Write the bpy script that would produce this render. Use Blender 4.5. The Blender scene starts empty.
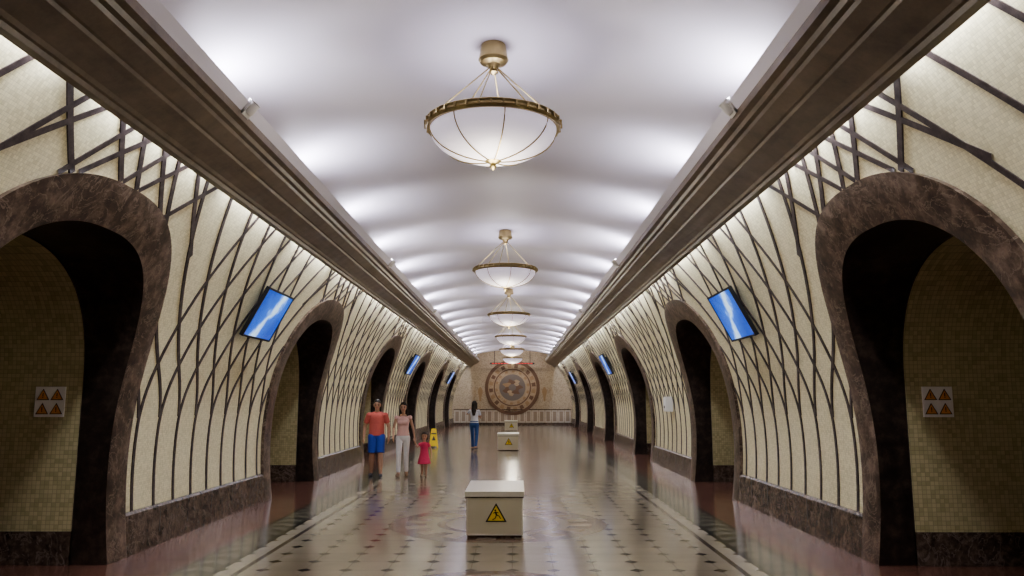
import bpy, math, random
import numpy as np
from mathutils import Vector, Matrix
random.seed(3)
scene = bpy.context.scene
PER=8.4; A0=7.0; Y0=-5.6; Y1=54.0
RI=1.43; RO=1.83; SPR=1.88; BR=1.38; SE=2.5; GR=4.40; XO=6.0

# ------------------------------------------------------------------ builders
class MB:
    def __init__(s): s.v=[];s.f=[];s.m=[]
    def add(s,vs,fs,mat=0):
        o=len(s.v); s.v+= [tuple(p) for p in vs]
        for f in fs: s.f.append(tuple(i+o for i in f)); s.m.append(mat)
    def grid(s,rows,mat=0,closed=False):
        n=len(rows[0]); vs=[p for r in rows for p in r]; fs=[]
        for i in range(len(rows)-1):
            for j in range(n if closed else n-1):
                k=(j+1)%n
                fs.append((i*n+j,i*n+k,(i+1)*n+k,(i+1)*n+j))
        s.add(vs,fs,mat)
    def box(s,lo,hi,mat=0,M=None):
        x0,y0,z0=lo;x1,y1,z1=hi
        vs=[Vector(p) for p in [(x0,y0,z0),(x1,y0,z0),(x1,y1,z0),(x0,y1,z0),(x0,y0,z1),(x1,y0,z1),(x1,y1,z1),(x0,y1,z1)]]
        if M: vs=[M@v for v in vs]
        s.add(vs,[(0,3,2,1),(4,5,6,7),(0,1,5,4),(1,2,6,5),(2,3,7,6),(3,0,4,7)],mat)
    def lathe(s,prof,c,mat=0,n=32,M=None):
        rows=[]
        for r,z in prof:
            row=[Vector((c[0]+r*math.cos(2*math.pi*i/n),c[1]+r*math.sin(2*math.pi*i/n),c[2]+z)) for i in range(n)]
            if M: row=[M@p for p in row]
            rows.append(row)
        s.grid(rows,mat,True)
    def tube(s,pts,r,mat=0,n=8):
        pts=[Vector(p) for p in pts]; rows=[]
        for i,p in enumerate(pts):
            d=(pts[min(i+1,len(pts)-1)]-pts[max(i-1,0)]).normalized()
            a=Vector((0,0,1)) if abs(d.z)<.9 else Vector((1,0,0))
            u=d.cross(a).normalized(); w=d.cross(u)
            rows.append([p+u*r*math.cos(2*math.pi*k/n)+w*r*math.sin(2*math.pi*k/n) for k in range(n)])
        s.grid(rows,mat,True)
    def build(s,name,mats,smooth=False,bevel=0,loc=None):
        me=bpy.data.meshes.new(name); me.from_pydata(s.v,[],s.f)
        for m in mats: me.materials.append(m)
        me.polygons.foreach_set('material_index',s.m)
        me.polygons.foreach_set('use_smooth',[smooth]*len(s.f)); me.update()
        ob=bpy.data.objects.new(name,me); scene.collection.objects.link(ob)
        if smooth:
            me.set_sharp_from_angle(angle=math.radians(35))
        if bevel:
            b=ob.modifiers.new('bevel','BEVEL'); b.width=bevel; b.segments=2; b.limit_method='ANGLE'
        if loc is not None: ob.location=loc
        return ob

# ------------------------------------------------------------------ materials
class NT:
    def __init__(s,name):
        s.mat=bpy.data.materials.new(name); s.mat.use_nodes=True
        s.t=s.mat.node_tree; s.b=s.t.nodes['Principled BSDF']
    def n(s,t): return s.t.nodes.new(t)
    def L(s,a,b): s.t.links.new(a,b)
    def put(s,inp,v):
        if isinstance(v,(int,float)): inp.default_value=v
        elif isinstance(v,(tuple,list)): inp.default_value=tuple(v) if len(v)==len(inp.default_value) else tuple(v)+(1,)
        else: s.L(v,inp)
    def M(s,op,a,b=0,c=0):
        n=s.n('ShaderNodeMath'); n.operation=op
        s.put(n.inputs[0],a); s.put(n.inputs[1],b); s.put(n.inputs[2],c); return n.outputs[0]
    def xyz(s):
        tc=s.n('ShaderNodeTexCoord'); sp=s.n('ShaderNodeSeparateXYZ'); s.L(tc.outputs['Object'],sp.inputs[0])
        return tc.outputs['Object'],sp.outputs[0],sp.outputs[1],sp.outputs[2]
    def mix(s,f,a,b,mode='MIX'):
        n=s.n('ShaderNodeMix'); n.data_type='RGBA'; n.blend_type=mode
        s.put(n.inputs[0],f); s.put(n.inputs[6],a); s.put(n.inputs[7],b); return n.outputs[2]
    def noise(s,vec,scale,detail=3,rough=.6,dist=0):
        n=s.n('ShaderNodeTexNoise'); n.inputs['Scale'].default_value=scale; n.inputs['Detail'].default_value=detail
        n.inputs['Roughness'].default_value=rough; n.inputs['Distortion'].default_value=dist; s.L(vec,n.inputs['Vector']); return n.outputs[0]
    def ramp(s,f,pts):
        n=s.n('ShaderNodeValToRGB'); s.put(n.inputs[0],f)
        e=n.color_ramp.elements
        while len(e)<len(pts): e.new(.5)
        for i,(p,c) in enumerate(pts): e[i].position=p; e[i].color=tuple(c)+(1,)
        return n.outputs[0]
    def comb(s,x,y,z):
        n=s.n('ShaderNodeCombineXYZ'); s.put(n.inputs[0],x);s.put(n.inputs[1],y);s.put(n.inputs[2],z); return n.outputs[0]
    def fin(s,col=None,rough=.5,metal=0,emis=None,es=0,spec=.5):
        if col is not None: s.put(s.b.inputs['Base Color'],col)
        s.put(s.b.inputs['Roughness'],rough); s.put(s.b.inputs['Metallic'],metal)
        s.b.inputs['Specular IOR Level'].default_value=spec
        if emis is not None: s.put(s.b.inputs['Emission Color'],emis); s.put(s.b.inputs['Emission Strength'],es)
        return s.mat
    def bump(s,h,st=.2,d=.01):
        n=s.n('ShaderNodeBump'); n.inputs['Strength'].default_value=st; n.inputs['Distance'].default_value=d
        s.L(h,n.inputs['Height']); s.L(n.outputs[0],s.b.inputs['Normal'])

def plain(name,col,rough=.6,metal=0,var=.12,scale=30,emis=None,es=0):
    N=NT(name); v,x,y,z=N.xyz()
    f=N.noise(v,scale,2)
    c=N.mix(f,tuple(k*(1-var) for k in col),tuple(min(1,k*(1+var)) for k in col))
    return N.fin(c,rough,metal,emis,es)

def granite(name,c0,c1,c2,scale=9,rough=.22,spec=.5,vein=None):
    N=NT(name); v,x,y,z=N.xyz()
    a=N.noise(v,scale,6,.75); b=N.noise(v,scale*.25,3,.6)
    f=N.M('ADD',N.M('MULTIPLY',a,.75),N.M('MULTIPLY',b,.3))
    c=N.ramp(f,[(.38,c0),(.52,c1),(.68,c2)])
    if vein:
        w=N.noise(v,2.6,5,.62,1.6)
        k=N.M('LESS_THAN',N.M('ABSOLUTE',N.M('SUBTRACT',w,.5)),.012)
        c=N.mix(N.M('MULTIPLY',k,.7),c,vein)
    return N.fin(c,rough,spec=spec)

def mosaic(name,axis,base,alt,size=.035,rough=.45,gr=.3):
    N=NT(name); v,x,y,z=N.xyz()
    h=y if axis=='y' else x
    a=N.M('DIVIDE',h,size); b=N.M('DIVIDE',z,size)
    wn=N.n('ShaderNodeTexWhiteNoise'); wn.noise_dimensions='2D'
    N.L(N.comb(N.M('FLOOR',a),N.M('FLOOR',b),0),wn.inputs['Vector'])
    big=N.noise(v,.9,3)
    f=N.M('ADD',N.M('MULTIPLY',wn.outputs[0],.6),N.M('MULTIPLY',big,.4))
    c=N.ramp(f,[(.15,alt),(.55,base),(.95,tuple(min(1,k*1.1) for k in base))])
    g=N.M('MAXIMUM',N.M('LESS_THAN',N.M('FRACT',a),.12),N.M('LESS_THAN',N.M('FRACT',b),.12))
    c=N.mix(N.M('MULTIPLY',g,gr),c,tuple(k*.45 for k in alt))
    N.bump(N.M('SUBTRACT',1,g),.2,.003)
    return N.fin(c,rough)

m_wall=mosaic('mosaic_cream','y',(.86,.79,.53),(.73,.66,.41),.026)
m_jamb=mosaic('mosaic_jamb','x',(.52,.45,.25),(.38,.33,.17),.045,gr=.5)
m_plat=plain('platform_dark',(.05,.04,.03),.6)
m_gran=granite('granite_brown',(.024,.015,.010),(.088,.057,.040),(.26,.19,.145),6,.28,vein=(.28,.22,.17))
m_rev_shade=granite('granite_reveal_shaded',(.008,.005,.004),(.026,.016,.012),(.07,.048,.036),7,.35)  # same granite with the shade of the arch openings put into its colour
m_base=granite('granite_baseboard',(.03,.02,.014),(.085,.058,.042),(.20,.145,.11),10,.25,vein=(.22,.17,.14))
m_rib=granite('rib_brown',(.026,.018,.018),(.065,.048,.046),(.115,.09,.082),12,.35)
m_ceil=plain('plaster_white',(.78,.755,.83),.55,var=.02,scale=2)
m_corn=granite('cornice_bronze',(.12,.088,.058),(.17,.13,.088),(.22,.17,.118),3,.38)
m_gold=plain('brass',(.42,.34,.17),.32,.9,scale=12)
m_white=plain('white_paint',(.75,.74,.70),.4,var=.04)
m_black=plain('black_plastic',(.012,.012,.014),.35)

# ------------------------------------------------------------------ wall profile
pz=[0,.5,1,1.5,2,2.5,3,3.5,4,4.6]; px=[4.05,4.1,4.12,4.08,4.0,3.87,3.67,3.42,3.13,2.72]
pc=np.polyfit(pz,px,4)
def prof(z): return float(np.polyval(pc,z))
ZT=4.55
arches=[A0+PER*k for k in range(-1,6)]
piers=[A0+PER*(k+.5) for k in range(-2,6)]
def arch_top(t,R,B): return SPR+B*max(0,1-(abs(t)/R)**SE)**(1/SE)
BO=BR+.38

def wall(side,name,xfun,mat,ztop):
    mb=MB(); N=26
    def col(y,z0): return [(side*xfun(z0+(ztop-z0)*i/N),y,z0+(ztop-z0)*i/N) for i in range(N+1)]
    last=Y0
    for a in arches:
        if a-RI>Y0: mb.grid([col(last,0),col(a-RI,0)],0)
        ts=[RI*math.copysign(abs(math.cos(q))**(2/SE),math.cos(q)) for q in [math.pi*(1-i/48) for i in range(49)]]
        mb.grid([col(a+t,arch_top(t,RI,BR)) for t in ts],0)
        last=a+RI
    mb.grid([col(last,0),col(Y1,0)],0)
    return mb.build(name,[mat],True)
for side,nm in ((-1,'left'),(1,'right')):
    wall(side,'wall_'+nm,prof,m_wall,ZT)
    wall(side,'wall_platform_side_'+nm,lambda z:XO,m_plat,4.3)

def arch_path(R,B,n=48):
    p=[(-R,SPR*i/10) for i in range(10)]
    for i in range(n+1):
        q=math.pi*(1-i/n); c,s_=math.cos(q),math.sin(q)
        p.append((R*math.copysign(abs(c)**(2/SE),c),SPR+B*abs(s_)**(2/SE)))
    p+=[(R,SPR*(9-i)/10) for i in range(10)]
    return p
k=0
for side in (-1,1):
    for a in arches:
        k+=1; mb=MB(); inn=arch_path(RI,BR); out=arch_path(RO,BO); mid=arch_path((RI+RO)/2,(BR+BO)/2)
        P=lambda q,o:(side*(prof(q[1])-o),a+q[0],q[1])
        mb.grid([[P(q,-.02) for q in out],[P(q,.05) for q in out],[P(q,.06) for q in mid],[P(q,.04) for q in inn]],0)
        rows=[]
        for t in (0,.5,1):
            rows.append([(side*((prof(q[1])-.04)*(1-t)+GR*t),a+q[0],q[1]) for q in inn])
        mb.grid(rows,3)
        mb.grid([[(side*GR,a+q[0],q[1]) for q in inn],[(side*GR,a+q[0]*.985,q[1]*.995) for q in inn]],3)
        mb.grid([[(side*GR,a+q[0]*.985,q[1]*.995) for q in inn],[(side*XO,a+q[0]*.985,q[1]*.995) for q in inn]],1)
        for sy in (-1,1):
            y=a+sy*(RI-.04); mb.box((min(side*GR,side*XO),min(y,a+sy*RI),0),(max(side*GR,side*XO),max(y,a+sy*RI),.34),2)
        mb.build('trim_%d'%k,[m_gran,m_jamb,m_base,m_rev_shade],True)

for side,nm in ((-1,'left'),(1,'right')):
    mb=MB()
    for p in piers:
        y0=max(Y0,p-(PER/2-RO)); y1=min(Y1,p+(PER/2-RO))
        if y1<=y0: continue
        rows=[[ (side*(prof(z)-o),y,z) for z,o in ((0,.05),(.2,.05),(.43,.05),(.46,.03),(.46,-.03))] for y in (y0,y1)]
        mb.grid(rows,0)
        for yy in np.arange(y0+.8,y1,.8): mb.box((side*(prof(.2)-.055)-.002,yy-.006,0),(side*(prof(.2)-.055)+.002,yy+.006,.44),1)
    mb.build('baseboard_'+nm,[m_base,m_black],False)
    mb=MB()
    def blocked(y,z):
        if y<Y0 or y>Y1-.02: return True
        for a in arches:
            t=abs(y-a)
            if t<RO-.01 and z<arch_top(t,RO,BO): return True
        return False
    def ribbon(pts):
        w=.026; rows=[]
        for i,(y,z) in enumerate(pts):
            y2,z2=pts[min(i+1,len(pts)-1)]; y1_,z1_=pts[max(0,i-1)]
            d=Vector((y2-y1_,z2-z1_)).normalized(); n=Vector((d.y,-d.x))
            a=(y+n.x*w,z+n.y*w); b=(y-n.x*w,z-n.y*w)
            rows.append([(side*(prof(a[1])+.01),a[0],a[1]),(side*(prof(a[1])-.012),a[0],a[1]),(side*(prof(b[1])-.012),b[0],b[1]),(side*(prof(b[1])+.01),b[0],b[1])])
        mb.grid(rows,0)
    def emit(fn,z0=.45,ok=None):
        run=[]
        for i in range(49):
            z=z0+(4.3-z0)*i/48; y=fn(z)
            if blocked(y,z) or (ok and not ok(y,z)):
                if len(run)>2: ribbon(run)
                run=[]
            else: run.append((y,z))
        if len(run)>2: ribbon(run)
    for p in piers+[piers[-1]+PER]:
        offs=np.linspace(-2.15,2.15,9)
        for i,o in enumerate(offs):
            u=o/2.15
            def f(z,amp,z0=1.7):
                t=max(0,z-z0+.35)
                if z<z0-.35: return 0
                return amp*(t*t/1.4 if t<.7 else t-.35)/2.25
            emit(lambda z:p+o+f(z,1.5+.7*u))
            emit(lambda z:p+o-f(z,1.5-.7*u),1.5)
    # straight diagonals of the net above each arch
    for a in arches:
        for j in (-1.5,-.5,.5,1.5):
            okf=lambda y,z:abs(y-a)<1.9+.9*(z-3.4)
            emit(lambda z:a+j*.80+1.25*(z-3.85),3.2,okf)
            emit(lambda z:a+j*.80-1.25*(z-3.85),3.2,okf)
    mb.build('trim_rib_lattice_'+nm,[m_rib],False)
    sec=[(2.93,4.12),(2.93,3.93),(2.86,3.93),(2.845,3.965),(2.82,3.97),(2.80,4.00),(2.74,4.035),(2.66,4.075),(2.60,4.10),(2.585,4.125),(2.56,4.13),(2.50,4.165),(2.44,4.20),(2.425,4.23),(2.38,4.235),(2.36,4.27),(2.30,4.28),(2.30,4.36),(2.36,4.36),(2.40,4.30)]
    mb=MB(); mb.grid([[(side*x,y,z) for x,z in sec] for y in (Y0,Y1)],0,True)
    mb.build('trim_cornice_'+nm,[m_corn],False)
    sec=[(2.345,4.34),(2.30,4.36),(2.23,4.45),(2.25,4.46),(2.36,4.40)]
    mb=MB(); mb.grid([[(side*x,y,z) for x,z in sec] for y in (Y0,Y1)],0,True)
    mb.build('trim_cornice_lip_'+nm,[m_ceil],False)

# ------------------------------------------------------------------ ceiling
mb=MB(); rows=[]
for y in np.arange(Y0,Y1+.001,.1):
    rip=.06*math.cos((y-A0)*2*math.pi/2.8)
    row=[]
    for i in range(33):
        t=math.pi*(1-i/32); x=2.95*math.cos(t)
        row.append((x,y,4.42+(.70+rip)*math.sin(t)))
    rows.append(row)
mb.grid(rows,0); mb.build('ceiling',[m_ceil],True)
mb=MB()
for s in (-1,1):
    mb.box((min(s*XO,s*9.5),Y0,4.2),(max(s*XO,s*9.5),Y1,4.3),0)
mb.build('ceiling_platform',[m_plat])
mb=MB()
for s in (-1,1): mb.box((min(s*9.4,s*9.5),Y0,-.05),(max(s*9.4,s*9.5),Y1,4.2),0)
mb.build('wall_track_side',[m_plat])

# ------------------------------------------------------------------ floor
N=NT('floor_granite'); v,x,y,z=N.xyz()
ax=N.M('ABSOLUTE',x)
sp=N.noise(v,60,3,.7); spb=N.noise(v,1.2,3)
g=.42
fx=N.M('ABSOLUTE',N.M('SUBTRACT',N.M('FRACT',N.M('DIVIDE',x,g)),.5))
fy=N.M('ABSOLUTE',N.M('SUBTRACT',N.M('FRACT',N.M('DIVIDE',y,g)),.5))
dia=N.M('LESS_THAN',N.M('ADD',fx,fy),.18)
seam=N.M('MAXIMUM',N.M('LESS_THAN',fx,.010),N.M('LESS_THAN',fy,.010))
central=N.ramp(N.M('ADD',N.M('MULTIPLY',sp,.5),N.M('MULTIPLY',spb,.5)),[(.3,(.32,.285,.215)),(.7,(.45,.405,.315))])
central=N.mix(N.M('MULTIPLY',seam,.4),central,(.14,.12,.10))
central=N.mix(dia,central,(.04,.034,.032))
central=N.mix(N.M('LESS_THAN',N.M('ABSOLUTE',N.M('SUBTRACT',ax,2.52)),.03),central,(.09,.07,.055))
my=N.M('SUBTRACT',N.M('MULTIPLY',N.M('FRACT',N.M('DIVIDE',N.M('SUBTRACT',y,A0),PER)),PER),PER/2)
def medallion(my,central,R):
    r=N.M('DIVIDE',N.M('SQRT',N.M('ADD',N.M('MULTIPLY',x,x),N.M('MULTIPLY',my,my))),R)
    ang=N.M('ARCTAN2',my,x)
    def ring(a,b): return N.M('MULTIPLY',N.M('GREATER_THAN',r,a),N.M('LESS_THAN',r,b))
    pet=N.M('GREATER_THAN',N.M('SINE',N.M('MULTIPLY',ang,16)),.0)
    med=N.mix(N.M('MULTIPLY',ring(.66,.86),pet),(.37,.32,.245),(.25,.165,.12))
    med=N.mix(N.M('MAXIMUM',ring(.86,1.0),ring(.48,.56)),med,(.22,.13,.095))
    med=N.mix(N.M('MAXIMUM',ring(.92,.945),ring(.98,1.0)),med,(.07,.05,.04))
    return N.mix(N.M('LESS_THAN',r,1.0),central,med)
central=medallion(my,central,1.5)
my2=N.M('SUBTRACT',N.M('MULTIPLY',N.M('FRACT',N.M('DIVIDE',N.M('SUBTRACT',y,A0+PER/2),PER)),PER),PER/2)
central=medallion(my2,central,1.15)
red=N.ramp(N.noise(v,14,5,.7),[(.35,(.09,.037,.025)),(.65,(.21,.10,.07))])
s2=N.M('MAXIMUM',N.M('LESS_THAN',N.M('FRACT',N.M('DIVIDE',y,.6)),.015),N.M('LESS_THAN',N.M('FRACT',N.M('DIVIDE',ax,.6)),.015))
red=N.mix(s2,red,(.03,.018,.015))
bx=N.M('ABSOLUTE',N.M('SUBTRACT',ax,2.95))
chev=N.M('LESS_THAN',N.M('ABSOLUTE',N.M('SUBTRACT',N.M('FRACT',N.M('ADD',N.M('DIVIDE',y,.36),N.M('MULTIPLY',bx,2))),.5)),.25)
band=N.mix(chev,(.18,.16,.12),(.06,.06,.045))
band=N.mix(N.M('GREATER_THAN',bx,.17),band,(.03,.032,.025))
c=N.mix(N.M('GREATER_THAN',ax,2.72),central,band)
c=N.mix(N.M('GREATER_THAN',ax,3.18),c,red)
rn=N.noise(v,2.5,4)
N.b.inputs['Coat Weight'].default_value=.08; N.b.inputs['Coat Roughness'].default_value=.08
m_floor=N.fin(c,N.M('ADD',N.M('MULTIPLY',rn,.12),.11),spec=.6)
mb=MB(); mb.box((-9.5,Y0,-.1),(9.5,Y1,0),0); mb.build('floor',[m_floor])

# ------------------------------------------------------------------ end walls
m_tan=mosaic('mosaic_end','x',(.48,.40,.30),(.35,.285,.21),.06)
mb=MB(); mb.box((-9.5,Y1,-.1),(9.5,Y1+.2,5.3),0); mb.build('wall_end',[m_tan])
mb=MB(); mb.box((-9.5,Y0-.2,-.1),(9.5,Y0,5.3),0); mb.build('wall_back',[m_tan])
m_slab=plain('slab_beige',(.34,.27,.21),.4)
m_slab2=plain('slab_pale',(.60,.55,.48),.4)
YW=Y1-.004
mb=MB()
mb.box((-4.02,YW-.06,.0),(4.02,YW,.16),1); mb.box((-4.02,YW-.07,1.02),(4.02,YW,1.08),1)
xs=np.linspace(-4.0,4.0,19)
for i in range(18):
    mb.box((xs[i]+.03,YW-.05,.18),(xs[i+1]-.03,YW,1.0),0)
    mb.box((xs[i]+.10,YW-.058,.26),(xs[i+1]-.10,YW-.05,.92),2)
mb.build('trim_end_wainscot',[m_slab2,m_base,m_slab])
m_e1=granite('emblem_tan',(.30,.22,.15),(.41,.32,.22),(.50,.40,.29),14,.5)
m_e2=plain('emblem_brown',(.15,.085,.052),.5); m_e3=plain('emblem_grey',(.17,.145,.135),.5); m_e4=plain('emblem_ochre',(.34,.23,.13),.5)
mb=MB(); cz=2.55; R=1.88
def disc(r0,r1,th,mat,n=64,a0=0,a1=2*math.pi):
    rows=[]
    for i in range(n+1):
        a=a0+(a1-a0)*i/n; ca,sa=math.cos(a),math.sin(a)
        rows.append([(r0*ca,YW,cz+r0*sa),(r0*ca,YW-th,cz+r0*sa),(r1*ca,YW-th,cz+r1*sa),(r1*ca,YW,cz+r1*sa)])
    mb.grid(rows,mat)
disc(.001,R,.05,0); disc(R-.22,R,.08,1); disc(1.20,1.28,.075,1)
disc(.001,.95,.06,2)
disc(.90,.97,.075,0)
for i in range(20):
    a=2*math.pi*i/20; disc(1.34,1.60,.065,(1,3)[i%2],5,a+.05,a+.22)
for i in range(14):
    a=2*math.pi*i/14; disc(1.02,1.17,.065,3,4,a+.08,a+.25)
for i in range(7):
    a=i*.9; cx,cy=.42*math.cos(a),.40*math.sin(a)
    pts=[(cx+.24*math.cos(t+a)*(1+.35*math.cos(3*t)),YW-.07-.004*i,cz+cy+.17*math.sin(t+a)*(1+.3*math.sin(2*t))) for t in np.linspace(0,2*math.pi,20,endpoint=False)]
    mb.add(pts,[tuple(range(20))],(1,0,1,3)[i%4])
for s in (-1,1):
    for i in range(2):
        cx=s*(2.2+.45*i)
        pts=[(cx+(.13+.05*math.sin(3*t+i))*math.cos(t),YW-.02,cz-.45+.5*math.sin(t)) for t in np.linspace(0,2*math.pi,18,endpoint=False)]
        mb.add(pts,[tuple(range(18))],(3,0)[i])
mb.build('mosaic_emblem',[m_e1,m_e2,m_e3,m_e4])
m_led=NT('led_red').fin((.1,.01,.01),.4,0,(1,.06,.04),.8)
mb=MB(); mb.box((-1.5,Y1-1.1,4.08),(1.5,Y1-.95,4.20),0)
for i in range(14):
    mb.box((-1.38+i*.2,Y1-1.11,4.115),(-1.24+i*.2,Y1-1.1,4.17),1)
for s in (-1.2,1.2): mb.tube([(s,Y1-1.02,4.18),(s,Y1-1.02,5.0)],.02,0)
mb.build('led_display_board',[m_black,m_led])

# ------------------------------------------------------------------ pendant lamps
def light(name,kind,loc,energy,col,**kw):
    L=bpy.data.lights.new(name,kind); L.energy=energy; L.color=col
    for a,b in kw.items(): setattr(L,a,b)
    o=bpy.data.objects.new(name,L); o.location=loc; scene.collection.objects.link(o); return o
N=NT('frosted_glass_bowl'); v,x,y,z=N.xyz()
m_bowl=N.fin((.78,.75,.82),.35,0,(.95,.85,1.0),.42)
for k in range(6):
    y=7.3+8.5*k; mb=MB(); zc=5.02; lx=.03
    zr=4.34; Rr=.64; dp=.335
    mb.lathe([(0,.16),(.12,.16),(.14,.04),(.15,.0),(.13,-.03),(.07,-.05),(.035,-.10),(.05,-.13),(.0,-.16)],(lx,y,zc),0,24)
    bp=[(Rr*math.sin(t)*.965,-.02-dp*math.cos(t)) for t in np.linspace(math.pi/2,0.03,12)]
    mb.lathe(bp,(lx,y,zr),1,48)
    mb.lathe([(r_*.985,z_+.012) for r_,z_ in bp],(lx,y,zr),1,48)
    mb.lathe([(Rr*.95,.035),(Rr,.045),(Rr+.02,.03),(Rr+.01,.01),(Rr+.02,-.015),(Rr+.005,-.045),(Rr*.95,-.04),(Rr*.95,.035)],(lx,y,zr),0,48)
    for i in range(8):
        a=2*math.pi*i/8+.2
        mb.tube([(lx+(r_+.006)*math.cos(a),y+(r_+.006)*math.sin(a),zr+z_-.004) for r_,z_ in bp],.0065,0,6)
    for i in range(36):
        a=2*math.pi*i/36
        mb.box((-.012,-.010,-.022),(.012,.010,.022),0,Matrix.Translation((lx+(Rr+.02)*math.cos(a),y+(Rr+.02)*math.sin(a),zr+.0))@Matrix.Rotation(a,4,'Z'))
    q=-dp+.005
    mb.lathe([(0,q),(.075,q-.008),(.08,q-.025),(.05,q-.04),(.025,q-.055),(.035,q-.075),(.02,q-.10),(0,q-.115)],(lx,y,zr),0,20)
    for i in range(6):
        a=2*math.pi*i/6+.35
        mb.tube([(lx+.045*math.cos(a),y+.045*math.sin(a),zc-.09),(lx+Rr*.97*math.cos(a),y+Rr*.97*math.sin(a),zr+.03)],.007,0,6)
    mb.build('pendant_lamp',[m_gold,m_bowl],True)
    light('bowl_bulb','POINT',(lx,y,zr+.12),16,(.93,.92,1),shadow_soft_size=.25)
    light('hall_fill','POINT',(lx,y,zr-.75),50,(1,.91,.74),shadow_soft_size=.3)  # added fill light, unseen below the bowl, lifts the lower walls

yy=A0-2.8*3
while yy<Y1:
    for s in (-1,1):
        o=light('cove_uplight','SPOT',(s*2.52,yy,4.36),90,(.89,.87,1),spot_size=math.radians(165),spot_blend=1,shadow_soft_size=.08)
        o.rotation_euler=Vector((-s*.55,0,.85)).to_track_quat('-Z','Y').to_euler()
        o=light('wall_washer','AREA',(s*2.96,yy,4.16),34,(.82,.87,1),shape='RECTANGLE',size=2.4,size_y=.05)
        zd=Vector((-s*.5,0,.86)).normalized(); xd=Vector((0,1,0)); yd=zd.cross(xd)
        o.rotation_euler=Matrix((xd,yd,zd)).transposed().to_euler()
    yy+=2.8
m_fill_tube=NT('added_tube').fin((.9,.9,.85),.4,0,(1,.93,.78),1.5)
for a in arches:  # platform tubes are added to brighten the passage jambs
    for s in (-1,1):
        mb=MB(); x0=s*7.3
        mb.box((x0-.08,a-2.0,4.13),(x0+.08,a-.8,4.195),0); mb.tube([(x0,a-1.95,4.11),(x0,a-.85,4.11)],.02,1)
        mb.build('added_tube',[m_white,m_fill_tube])
        light('jamb_fill','POINT',(x0,a-1.4,3.98),9,(1,.88,.62),shadow_soft_size=.12)  # fill light set with each added tube for the jamb mosaic
light('mural_fill','AREA',(0,Y1-3.0,4.9),35,(1,.88,.74),shape='RECTANGLE',size=3,size_y=.2).rotation_euler=(math.radians(50),0,0)  # added area light without a fixture, warms and brightens the end wall
m_spot=NT('lamp_lens').fin((.9,.9,.9),.3,0,(.9,.93,1),3)
for k in range(6):
    for s in (-1,1):
        mb=MB(); M=Matrix.Translation((s*2.24,A0+PER*k,4.42))@Matrix.Rotation(-s*.7,4,'Y')
        mb.lathe([(0,-.07),(.05,-.07),(.06,-.05),(.06,.05),(.07,.06),(.06,.065)],(0,0,0),0,16,M)
        mb.lathe([(.06,.062),(0,.062)],(0,0,0),1,16,M)
        mb.box((-.02,-.08,-.1),(.02,.08,-.06),0,M); mb.box((-.015,-.08,-.1),(.015,-.065,.02),0,M); mb.box((-.015,.065,-.1),(.015,.08,.02),0,M)
        mb.build('cornice_spotlight',[m_white,m_spot],True)

# ------------------------------------------------------------------ TVs
N=NT('tv_screen'); v,x,y,z=N.xyz()
nz=N.noise(v,2.2,2); nz2=N.noise(v,7,3)
d=N.M('ABSOLUTE',N.M('ADD',N.M('SUBTRACT',N.M('MULTIPLY',x,.75),N.M('MULTIPLY',y,.5)),N.M('ADD',N.M('MULTIPLY',N.M('SUBTRACT',nz,.5),.45),N.M('MULTIPLY',N.M('SUBTRACT',nz2,.5),.25))))
c=N.ramp(d,[(.02,(.55,.75,1)),(.08,(.20,.42,.90)),(.15,(.03,.14,.62)),(.42,(.012,.07,.46))])
m_scr=N.fin((.01,.01,.02),.2,0,c,1.15)
for p in (A0+PER*.5,A0+PER*2.5,A0+PER*4.5):
    for s in (-1,1):
        up=Vector((-s*.47,0,.88)).normalized(); nrm=Vector((-s*.88,0,-.47)).normalized(); ry=up.cross(nrm)
        C=Vector((s*3.53,p+.62,2.98))
        M=Matrix.Translation(C)@Matrix((ry,up,nrm)).transposed().to_4x4()
        mb=MB()
        mb.box((-.62,-.40,-.03),(.62,.40,.02),0)
        for a,b,c_,d in ((-.62,-.40,.62,-.375),(-.62,.375,.62,.40),(-.62,-.375,-.6,.375),(.6,-.375,.62,.375)): mb.box((a,b,.02),(c_,d,.03),0)
        mb.box((-.59,-.37,.02),(.59,.37,.024),1)
        mb.box((-.2,-.2,-.07),(.2,.2,-.03),0)
        for q in (-.12,.12): mb.box((q-.02,-.25,-.14),(q+.02,.25,-.06),0)
        ob=mb.build('wall_tv',[m_black,m_scr]); ob.matrix_world=M

# ------------------------------------------------------------------ signs and boxes
m_yel=plain('hazard_yellow',(.85,.62,.02),.45); m_or=plain('hazard_orange',(.80,.33,.05),.5)
m_paper=plain('sign_white',(.88,.86,.82),.5,var=.03)
m_cream=plain('cream_panel',(.66,.62,.46),.4,var=.06,scale=3)
m_lid=plain('cream_lid',(.74,.71,.60),.35,var=.05,scale=3)
def tri(mb,cx,cz,h,y,mo,mi,mk):
    w=h*.577
    def T(k,yy,m): mb.add([(cx-w*k,yy,cz-h*k/3),(cx+w*k,yy,cz-h*k/3),(cx,yy,cz+h*k*2/3)],[(0,1,2)],m)
    T(1,y,mo); T(.80,y-.002,mi)
    mb.box((cx-h*.04,y-.004,cz-h*.02),(cx+h*.04,y-.003,cz+h*.28),mk); mb.box((cx-h*.04,y-.004,cz-h*.14),(cx+h*.04,y-.003,cz-h*.06),mk)
for a in arches[1:2]:
    for s in (-1,1):
        mb=MB(); y=a+RI*.985-.003; cx=s*4.73; cz_=1.68
        mb.box((cx-.16,y-.012,cz_-.16),(cx+.16,y,cz_+.16),0)
        for i in (-1,1):
            for j in (-1,1): tri(mb,cx+i*.075,cz_+j*.075-.015,.12,y-.014,3,2,3)
        mb.build('warning_sign',[m_paper,m_yel,m_or,m_black])
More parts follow.
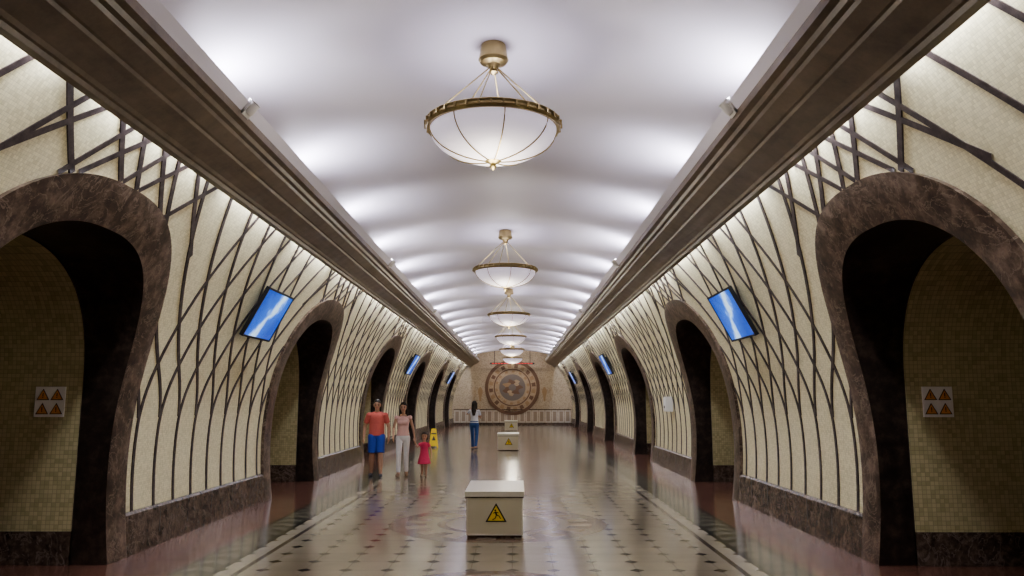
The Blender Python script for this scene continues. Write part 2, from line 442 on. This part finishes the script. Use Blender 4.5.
for yb in (10.05,26.9,43.7):
    mb=MB()
    mb.box((-.355,0,.03),(.355,1.32,.50),0)
    mb.box((-.335,.02,0),(.335,1.30,.03),2)
    mb.box((-.375,-.02,.50),(.375,1.34,.565),1)
    mb.box((-.365,-.01,.485),(.365,1.33,.50),2)
    for q in (-.355,.335): mb.box((q,-.006,.03),(q+.02,0,.485),1)
    mb.box((-.335,-.006,.03),(.335,0,.05),1)
    ob=mb.build('floor_cover_box',[m_cream,m_lid,m_base],False,.006); ob.location=(-.02,yb,0)
    mb=MB(); h=.23; cx=.02; cz_=.27;y=-.008
    w=h*.577
    for kk,yy,m in ((1,y,1),(.80,y-.002,0)):
        mb.add([(cx-w*kk,yy,cz_-h*kk/3),(cx+w*kk,yy,cz_-h*kk/3),(cx,yy,cz_+h*kk*2/3)],[(0,1,2)],m)
    y-=.004
    mb.add([(cx+.012*math.cos(t)-.01,y,cz_+.065+.012*math.sin(t)) for t in np.linspace(0,6.28,9)[:-1]],[tuple(range(8))],1)
    def seg(a,b,r):
        a=Vector(a);b=Vector(b);d=(b-a).normalized();n=Vector((-d.y,d.x))*r
        mb.add([(cx+p.x,y,cz_+p.y) for p in (a-n,b-n,b+n,a+n)],[(0,1,2,3)],1)
    seg((-.008,.05),(.005,.01),.010); seg((.005,.01),(.04,-.005),.006); seg((.04,-.005),(.055,-.035),.005); seg((.005,.01),(-.01,-.03),.006); seg((-.01,-.03),(-.045,-.05),.005); seg((-.008,.042),(.03,.035),.005); seg((-.008,.042),(-.035,.03),.005)
    sg=mb.build('hazard_triangle',[m_yel,m_black]); sg.parent=ob
def wet_sign(loc,h=.66,rot=0):
    mb=MB()
    for s in (-1,1):
        M=Matrix.Translation((0,0,h))@Matrix.Rotation(s*.28,4,'X')
        L=h/math.cos(.28)-.004
        vs=[]
        for yy in (-.01,.01):
            vs+=[M@Vector((-.17,yy,-L)),M@Vector((-.12,yy,-L)),M@Vector((-.10,yy,-L+.06)),M@Vector((.10,yy,-L+.06)),M@Vector((.12,yy,-L)),M@Vector((.17,yy,-L)),M@Vector((.09,yy,-.02)),M@Vector((.05,yy,0)),M@Vector((-.05,yy,0)),M@Vector((-.09,yy,-.02))]
        fs=[tuple(range(10)),tuple(range(19,9,-1))]+[(i,(i+1)%10,10+(i+1)%10,10+i) for i in range(10)]
        mb.add(vs,fs,0)
        yy=.013*s
        mb.add([M@Vector(p) for p in ((-.07,yy,-L*.62),(.07,yy,-L*.62),(0,yy,-L*.38))],[(0,1,2)],1)
        mb.box((-.09,min(0,yy),-L*.30),(.09,max(0,yy),-L*.24),1,M)
    ob=mb.build('wet_floor_sign',[m_yel,m_black]); ob.location=loc; ob.rotation_euler=(0,0,rot); return ob
wet_sign((-2.72,28.6,0),.68,.1)
mb=MB(); mb.box((3.90,19.2,1.42),(4.07,19.5,1.78),0); mb.box((3.885,19.22,1.44),(3.90,19.48,1.76),1); mb.box((3.88,19.3,1.5),(3.886,19.4,1.56),2)
mb.build('wall_control_box',[m_white,m_paper,m_black],False,.006)

# ------------------------------------------------------------------ people
# every primitive is a tapered limb section A->B ; 'cap' flattens only the B end (garment hems)
class Person:
    def __init__(s): s.p=[]
    def P(s,A,B,ra,rb,mat,sx=1,sy=1,cap=1): s.p.append((Vector(A),Vector(B),ra,rb,mat,sx,sy,cap))
def basis(A,B):
    d=(B-A)
    if d.length<1e-5: d=Vector((0,0,1))
    d=d.normalized(); ref=Vector((1,0,0)) if abs(d.x)<.8 else Vector((0,0,1))
    u=(ref-d*ref.dot(d)).normalized(); return d,u,d.cross(u)
def person(name,H,loc,rot,mats,pr,voxel=.006):
    mb=MB()
    for A,B,ra,rb,m,sx,sy,cap in pr:
        d,u,w=basis(A,B); rows=[]; n=20
        def ringp(c,r): return [c+u*(r*sx*math.cos(2*math.pi*i/n))+w*(r*sy*math.sin(2*math.pi*i/n)) for i in range(n)]
        for t in np.linspace(0.04,math.pi/2,6): rows.append(ringp(A-d*(ra*math.cos(t)),ra*math.sin(t)))
        for t in np.linspace(math.pi/2,.04,6): rows.append(ringp(B+d*(rb*cap*math.cos(t)),rb*math.sin(t)))
        mb.grid(rows,0,True); k=len(mb.v)
        mb.f.append(tuple(range(k-n,k))); mb.m.append(0)
        st=k-n*12; mb.f.append(tuple(range(st+n-1,st-1,-1))); mb.m.append(0)
    ob=mb.build('tmp',[])
    r=ob.modifiers.new('r','REMESH'); r.mode='VOXEL'; r.voxel_size=voxel; r.use_smooth_shade=True
    r=ob.modifiers.new('s','SMOOTH'); r.factor=.5; r.iterations=2
    dg=bpy.context.evaluated_depsgraph_get()
    me=bpy.data.meshes.new_from_object(ob.evaluated_get(dg)); bpy.data.objects.remove(ob)
    me.name=name
    for m in mats: me.materials.append(m)
    nf=len(me.polygons); C=np.zeros(nf*3); me.polygons.foreach_get('center',C); C=C.reshape(-1,3)
    zmin=min(v.co.z for v in me.vertices); zmax=max(v.co.z for v in me.vertices)
    best=np.full(nf,1e9); idx=np.zeros(nf,int)
    for A,B,ra,rb,m,sx,sy,cap in pr:
        d,u,w=basis(A,B); L=(B-A).length; Q=C-np.array(A); q=Q@np.array(d)
        t=np.clip(q/max(L,1e-6),0,1); rr=ra+(rb-ra)*t
        qd=(q-t*L); qd=np.where(qd>0,qd/max(cap,.05),qd); qu=Q@np.array(u)/sx; qw=Q@np.array(w)/sy
        rad=np.sqrt(qd**2+qu**2+qw**2)
        D=(rad-rr)*min(sx,sy,1)
        k=D<best; best[k]=D[k]; idx[k]=m
    me.polygons.foreach_set('material_index',idx.astype('i')); me.polygons.foreach_set('use_smooth',[True]*nf)
    o=bpy.data.objects.new(name,me); scene.collection.objects.link(o)
    sc=H/(zmax-zmin)
    o.scale=(sc,)*3; o.rotation_euler=(0,0,rot); o.location=(loc[0],loc[1],-zmin*sc)
    return o
SK,SH,BT,FO,HA,EY,LI=range(7)
def hand(P,W,d,side,fist=.4,hs=1):
    W=Vector(W); d=Vector(d).normalized()
    fw=Vector((0,-1,0)); n=Vector((side,0,0))
    fw=(fw-d*fw.dot(d)).normalized(); n=d.cross(fw)*(-side); n=n if n.dot(Vector((side,0,0)))>0 else -n
    P.P(W,W+d*.035*hs,.024*hs,.026*hs,SK); P.P(W+d*.035*hs,W+d*.075*hs,.026*hs,.026*hs,SK)
    P.P(W+d*.04*hs+fw*.018*hs,W+d*.078*hs+fw*.026*hs,.017*hs,.014*hs,SK); P.P(W+d*.04*hs-fw*.018*hs,W+d*.074*hs-fw*.026*hs,.017*hs,.013*hs,SK)
    for i,l in enumerate((.068,.076,.07,.056)):
        b=W+d*.08*hs+fw*(.034-.023*i)*hs; k1=b+(d*.9-n*.35*fist/.4*.5)*l*.5*hs; k2=k1+(d*.75-n*.7*fist/.4*.5)*l*.5*hs
        P.P(b,k1,.0098*hs,.0092*hs,SK); P.P(k1,k2,.0092*hs,.008*hs,SK)
    t0=W+d*.025*hs+fw*.022*hs; t1=t0+(d*.6+fw*.75)*.04*hs; t2=t1+(d*.95+fw*.2-n*.2)*.032*hs
    P.P(t0,t1,.015*hs,.011*hs,SK); P.P(t1,t2,.011*hs,.009*hs,SK)
def head(P,c,hs,hair,nose=1):
    c=Vector(c); V=lambda x,y,z:c+Vector((x,y,z))*hs
    P.P(V(0,.015,.03),V(0,-.012,.03),.088*hs,.082*hs,SK,.93,1.05)
    P.P(V(0,-.02,.0),V(0,-.035,-.068),.072*hs,.044*hs,SK,1.02,.9)
    P.P(V(0,-.086,.012),V(0,-.090-.009*nose,-.012),.007*hs,.012*hs,SK)
    for s in (-1,1):
        P.P(V(s*.030,-.0875,.014),V(s*.036,-.0855,.014),.0075*hs,.007*hs,EY)
        P.P(V(s*.022,-.092,.040),V(s*.046,-.084,.041),.0038*hs,.003*hs,HA)
        P.P(V(s*.081,.006,.018),V(s*.078,.0,-.018),.018*hs,.012*hs,SK,.5,1)
    P.P(V(-.017,-.082,-.043),V(.017,-.082,-.043),.0085*hs,.0085*hs,LI)
    P.P(V(0,.034,.045),V(0,.004,.064),.092*hs,.084*hs,HA,.95,1.0)
    P.P(V(0,-.01,.085),V(.02,-.04,.082),.055*hs,.042*hs,HA,1.1,.9)
    P.P(V(0,.045,.02),V(0,.045,-.03),.078*hs,.062*hs,HA)
    if hair=='long':
        P.P(V(0,.05,.02),V(0,.085,-.22),.085*hs,.07*hs,HA,1.05,.62)
        P.P(V(0,.085,-.2),V(0,.09,-.34),.075*hs,.045*hs,HA,1.2,.55)
        for s in (-1,1): P.P(V(s*.07,.0,.05),V(s*.085,.01,-.14),.03*hs,.024*hs,HA); P.P(V(s*.085,.01,-.14),V(s*.095,-.02,-.26),.026*hs,.012*hs,HA)
    if hair=='bob':
        for s in (-1,1): P.P(V(s*.07,.01,.05),V(s*.078,.01,-.06),.03*hs,.024*hs,HA)

def adult(kind,feet,arms,fem):
    P=Person(); f=fem
    sw=.165 if f else .19
    hipx=.088
    for s,(fy,lift) in zip((-1,1),feet):
        hip=Vector((s*hipx,0,.90)); an=Vector((s*(.085 if f else .11),fy,.085+lift))
        kn=(hip+an)/2+Vector((s*.0,-.03-.35*max(0,fy)-lift*.4,.02))
        k=.92 if f else 1.06
        SKL=BT if kind!='shorts' else SK
        P.P(hip.lerp(kn,.3),kn,.080*k,.058*k,SKL); P.P(kn,kn*.62+an*.38+Vector((0,.012,0)),.056*k,.060*k,SKL)
        P.P(kn*.62+an*.38+Vector((0,.012,0)),an,.058*k,.037*k,SKL)
        if kind=='shorts': P.P(hip,hip*.08+kn*.92,.112,.094,BT,1,1,.12)
        if kind in('trousers','jeans'):
            P.P(hip,kn,.098*k,.068*k,BT); P.P(kn,an+Vector((0,0,.03)),.068*k,.056*k,BT,1,1,.15)
        P.P(an,an+Vector((0,.03,-.03)),.038,.038,FO if not f else SK)
        P.P(an+Vector((0,.035,-.048)),an+Vector((s*.015,-.11,-.052+lift*-.4)),.038,.043,FO,1,.85)
        P.P(an+Vector((s*.015,-.11,-.052-lift*.4)),an+Vector((s*.02,-.16,-.058-lift*.4)),.043,.029,FO,1.05,.9)
    P.P((0,.01,.92),(0,.005,1.0),.130,.122,BT,1.28,.88)
    if not f:
        P.P((0,.002,1.33),(0,0,1.14),.138,.136,SH,1.28,.80)
        P.P((0,0,1.14),(0,.005,.94),.136,.142,SH,1.28,.86,.12)
        P.P((-.14,.005,1.395),(.14,.005,1.395),.068,.068,SH)
        P.P((-.07,.008,1.425),(.07,.008,1.425),.058,.058,SH)
    else:
        P.P((0,.002,1.32),(0,0,1.13),.120,.102,SH,1.28,.80)
        P.P((0,0,1.13),(0,.005,.97),.104,.128,SH,1.27,.88,.12)
        P.P((-.12,.005,1.385),(.12,.005,1.385),.054,.054,SH)
        P.P((-.06,.005,1.425),(.06,.005,1.425),.047,.047,SK)
        P.P((-.062,-.050,1.27),(.062,-.050,1.27),.068,.068,SH)
    P.P((0,.01,1.42),(0,-.005,1.54),.056 if not f else .046,.052 if not f else .042,SK)
    if not f: P.P((0,.01,1.44),(0,.004,1.47),.070,.064,SH,1.05,1,.3)
    for s,(el,wr) in zip((-1,1),arms):
        sh=Vector((s*sw,.005,1.395)); el=Vector(el); wr=Vector(wr)
        P.P(sh,el,.048 if not f else .040,.041 if not f else .032,SK); P.P(el,wr,.042 if not f else .033,.027 if not f else .021,SK)
        sl=.62 if not f else .12
        if kind=='jeans': sl=.6
        P.P(sh,sh.lerp(el,sl),.066 if not f else .052,.062 if not f else .047,SH,1,1,.2)
        hand(P,wr,wr-el,s,.4,1 if not f else .9)
    head(P,(0,-.01,1.62),1.03,'short' if not f else 'long')
    return P
skin=plain('skin_tan',(.50,.29,.19),.55,var=.05); skin2=plain('skin_light',(.60,.38,.27),.55,var=.05)
hair=plain('hair_dark',(.02,.014,.011),.45); eye=plain('eye_dark',(.03,.02,.02),.3); lip=plain('lips',(.42,.15,.13),.5)
coral=plain('shirt_coral',(.58,.14,.11),.8); blue=plain('shorts_blue',(.03,.08,.42),.8); shoe=plain('shoe_grey',(.10,.10,.12),.6)
pinkt=plain('top_pale_pink',(.90,.62,.60),.8); wht=plain('trousers_white',(.93,.93,.96),.8); sandal=plain('sandal',(.30,.20,.14),.6)
mag=plain('dress_magenta_red',(.82,.09,.20),.8); jean=plain('jeans_blue',(.04,.11,.34),.85); wtop=plain('top_white',(.76,.80,.88),.8)

M_=adult('shorts',[(.10,.0),(-.12,.0)],[((-.28,.05,1.12),(-.29,-.06,.87)),((.28,.0,1.12),(.28,-.10,.88))],False)
person('man_in_coral_shirt',1.72,(-2.90,17.9,0),.12,[skin,coral,blue,shoe,hair,eye,lip],M_.p)
W_=adult('trousers',[(-.13,.0),(.12,.0)],[((-.235,.02,1.13),(-.22,-.12,.92)),((.24,.01,1.13),(.29,-.05,.90))],True)
person('woman_in_white_trousers',1.66,(-2.31,17.95,0),.05,[skin2,pinkt,wht,sandal,hair,eye,lip],W_.p)
F_=adult('jeans',[(.12,.03),(-.12,.0)],[((-.22,-.10,1.15),(-.08,-.26,1.22)),((.30,-.10,1.28),(.17,-.22,1.50))],True)
F_.P((.12,-.27,1.56),(.12,-.27,1.66),.028,.028,EY,1.2,.25)
person('woman_in_blue_jeans',1.68,(-1.19,27.3,0),math.pi-.2,[skin2,wtop,jean,shoe,hair,eye,lip],F_.p)
P=Person(); C=P.P
for s,fy in ((-1,.09),(1,-.09)):
    hip=Vector((s*.075,0,.78)); an=Vector((s*.08,fy,.085)); kn=(hip+an)/2+Vector((0,-.03,.0))
    C(hip,kn,.085,.066,SK); C(kn,an,.066,.044,SK)
    C(an+Vector((0,.03,-.045)),an+Vector((s*.015,-.13,-.045)),.042,.046,FO,1,.9)
C((0,0,.80),(0,0,1.0),.14,.13,SH,1.2,.9); C((0,0,1.0),(0,0,1.20),.125,.13,SH,1.2,.85)
C((0,0,.96),(0,0,.50),.135,.235,SH,1.12,.92,.1)
C((-.10,0,1.235),(.10,0,1.235),.06,.06,SH); C((0,0,1.25),(0,0,1.38),.055,.05,SK)
for s,el,wr in ((-1,(-.27,-.03,1.14),(-.37,-.08,1.34)),(1,(.25,.03,1.04),(.28,-.06,.84))):
    sh=Vector((s*.145,0,1.235)); C(sh,el,.052,.044,SK); C(el,wr,.044,.032,SK); C(sh,sh.lerp(Vector(el),.4),.068,.068,SH,1,1,.3)
    hand(P,wr,Vector(wr)-Vector(el),s,.4,1.15)
head(P,(0,-.01,1.52),1.42,'bob',.3)
person('girl_in_pink_dress',1.0,(-1.81,17.85,0),0,[skin2,mag,mag,sandal,hair,eye,lip],P.p,.008)

# ------------------------------------------------------------------ camera / world
cam=bpy.data.cameras.new('camera'); co=bpy.data.objects.new('camera',cam); scene.collection.objects.link(co)
cam.lens=36*780/1024; cam.sensor_width=36; co.location=(.25,0,1.7)
co.rotation_euler=(math.radians(90+8.17),0,.0051); scene.camera=co
w=bpy.data.worlds.new('world'); scene.world=w; w.use_nodes=True
w.node_tree.nodes['Background'].inputs[0].default_value=(.02,.02,.025,1); w.node_tree.nodes['Background'].inputs[1].default_value=.3
scene.view_settings.view_transform='AgX'
scene.view_settings.exposure=.12
try: scene.view_settings.look='AgX - Medium High Contrast'
except Exception as e: print(e)
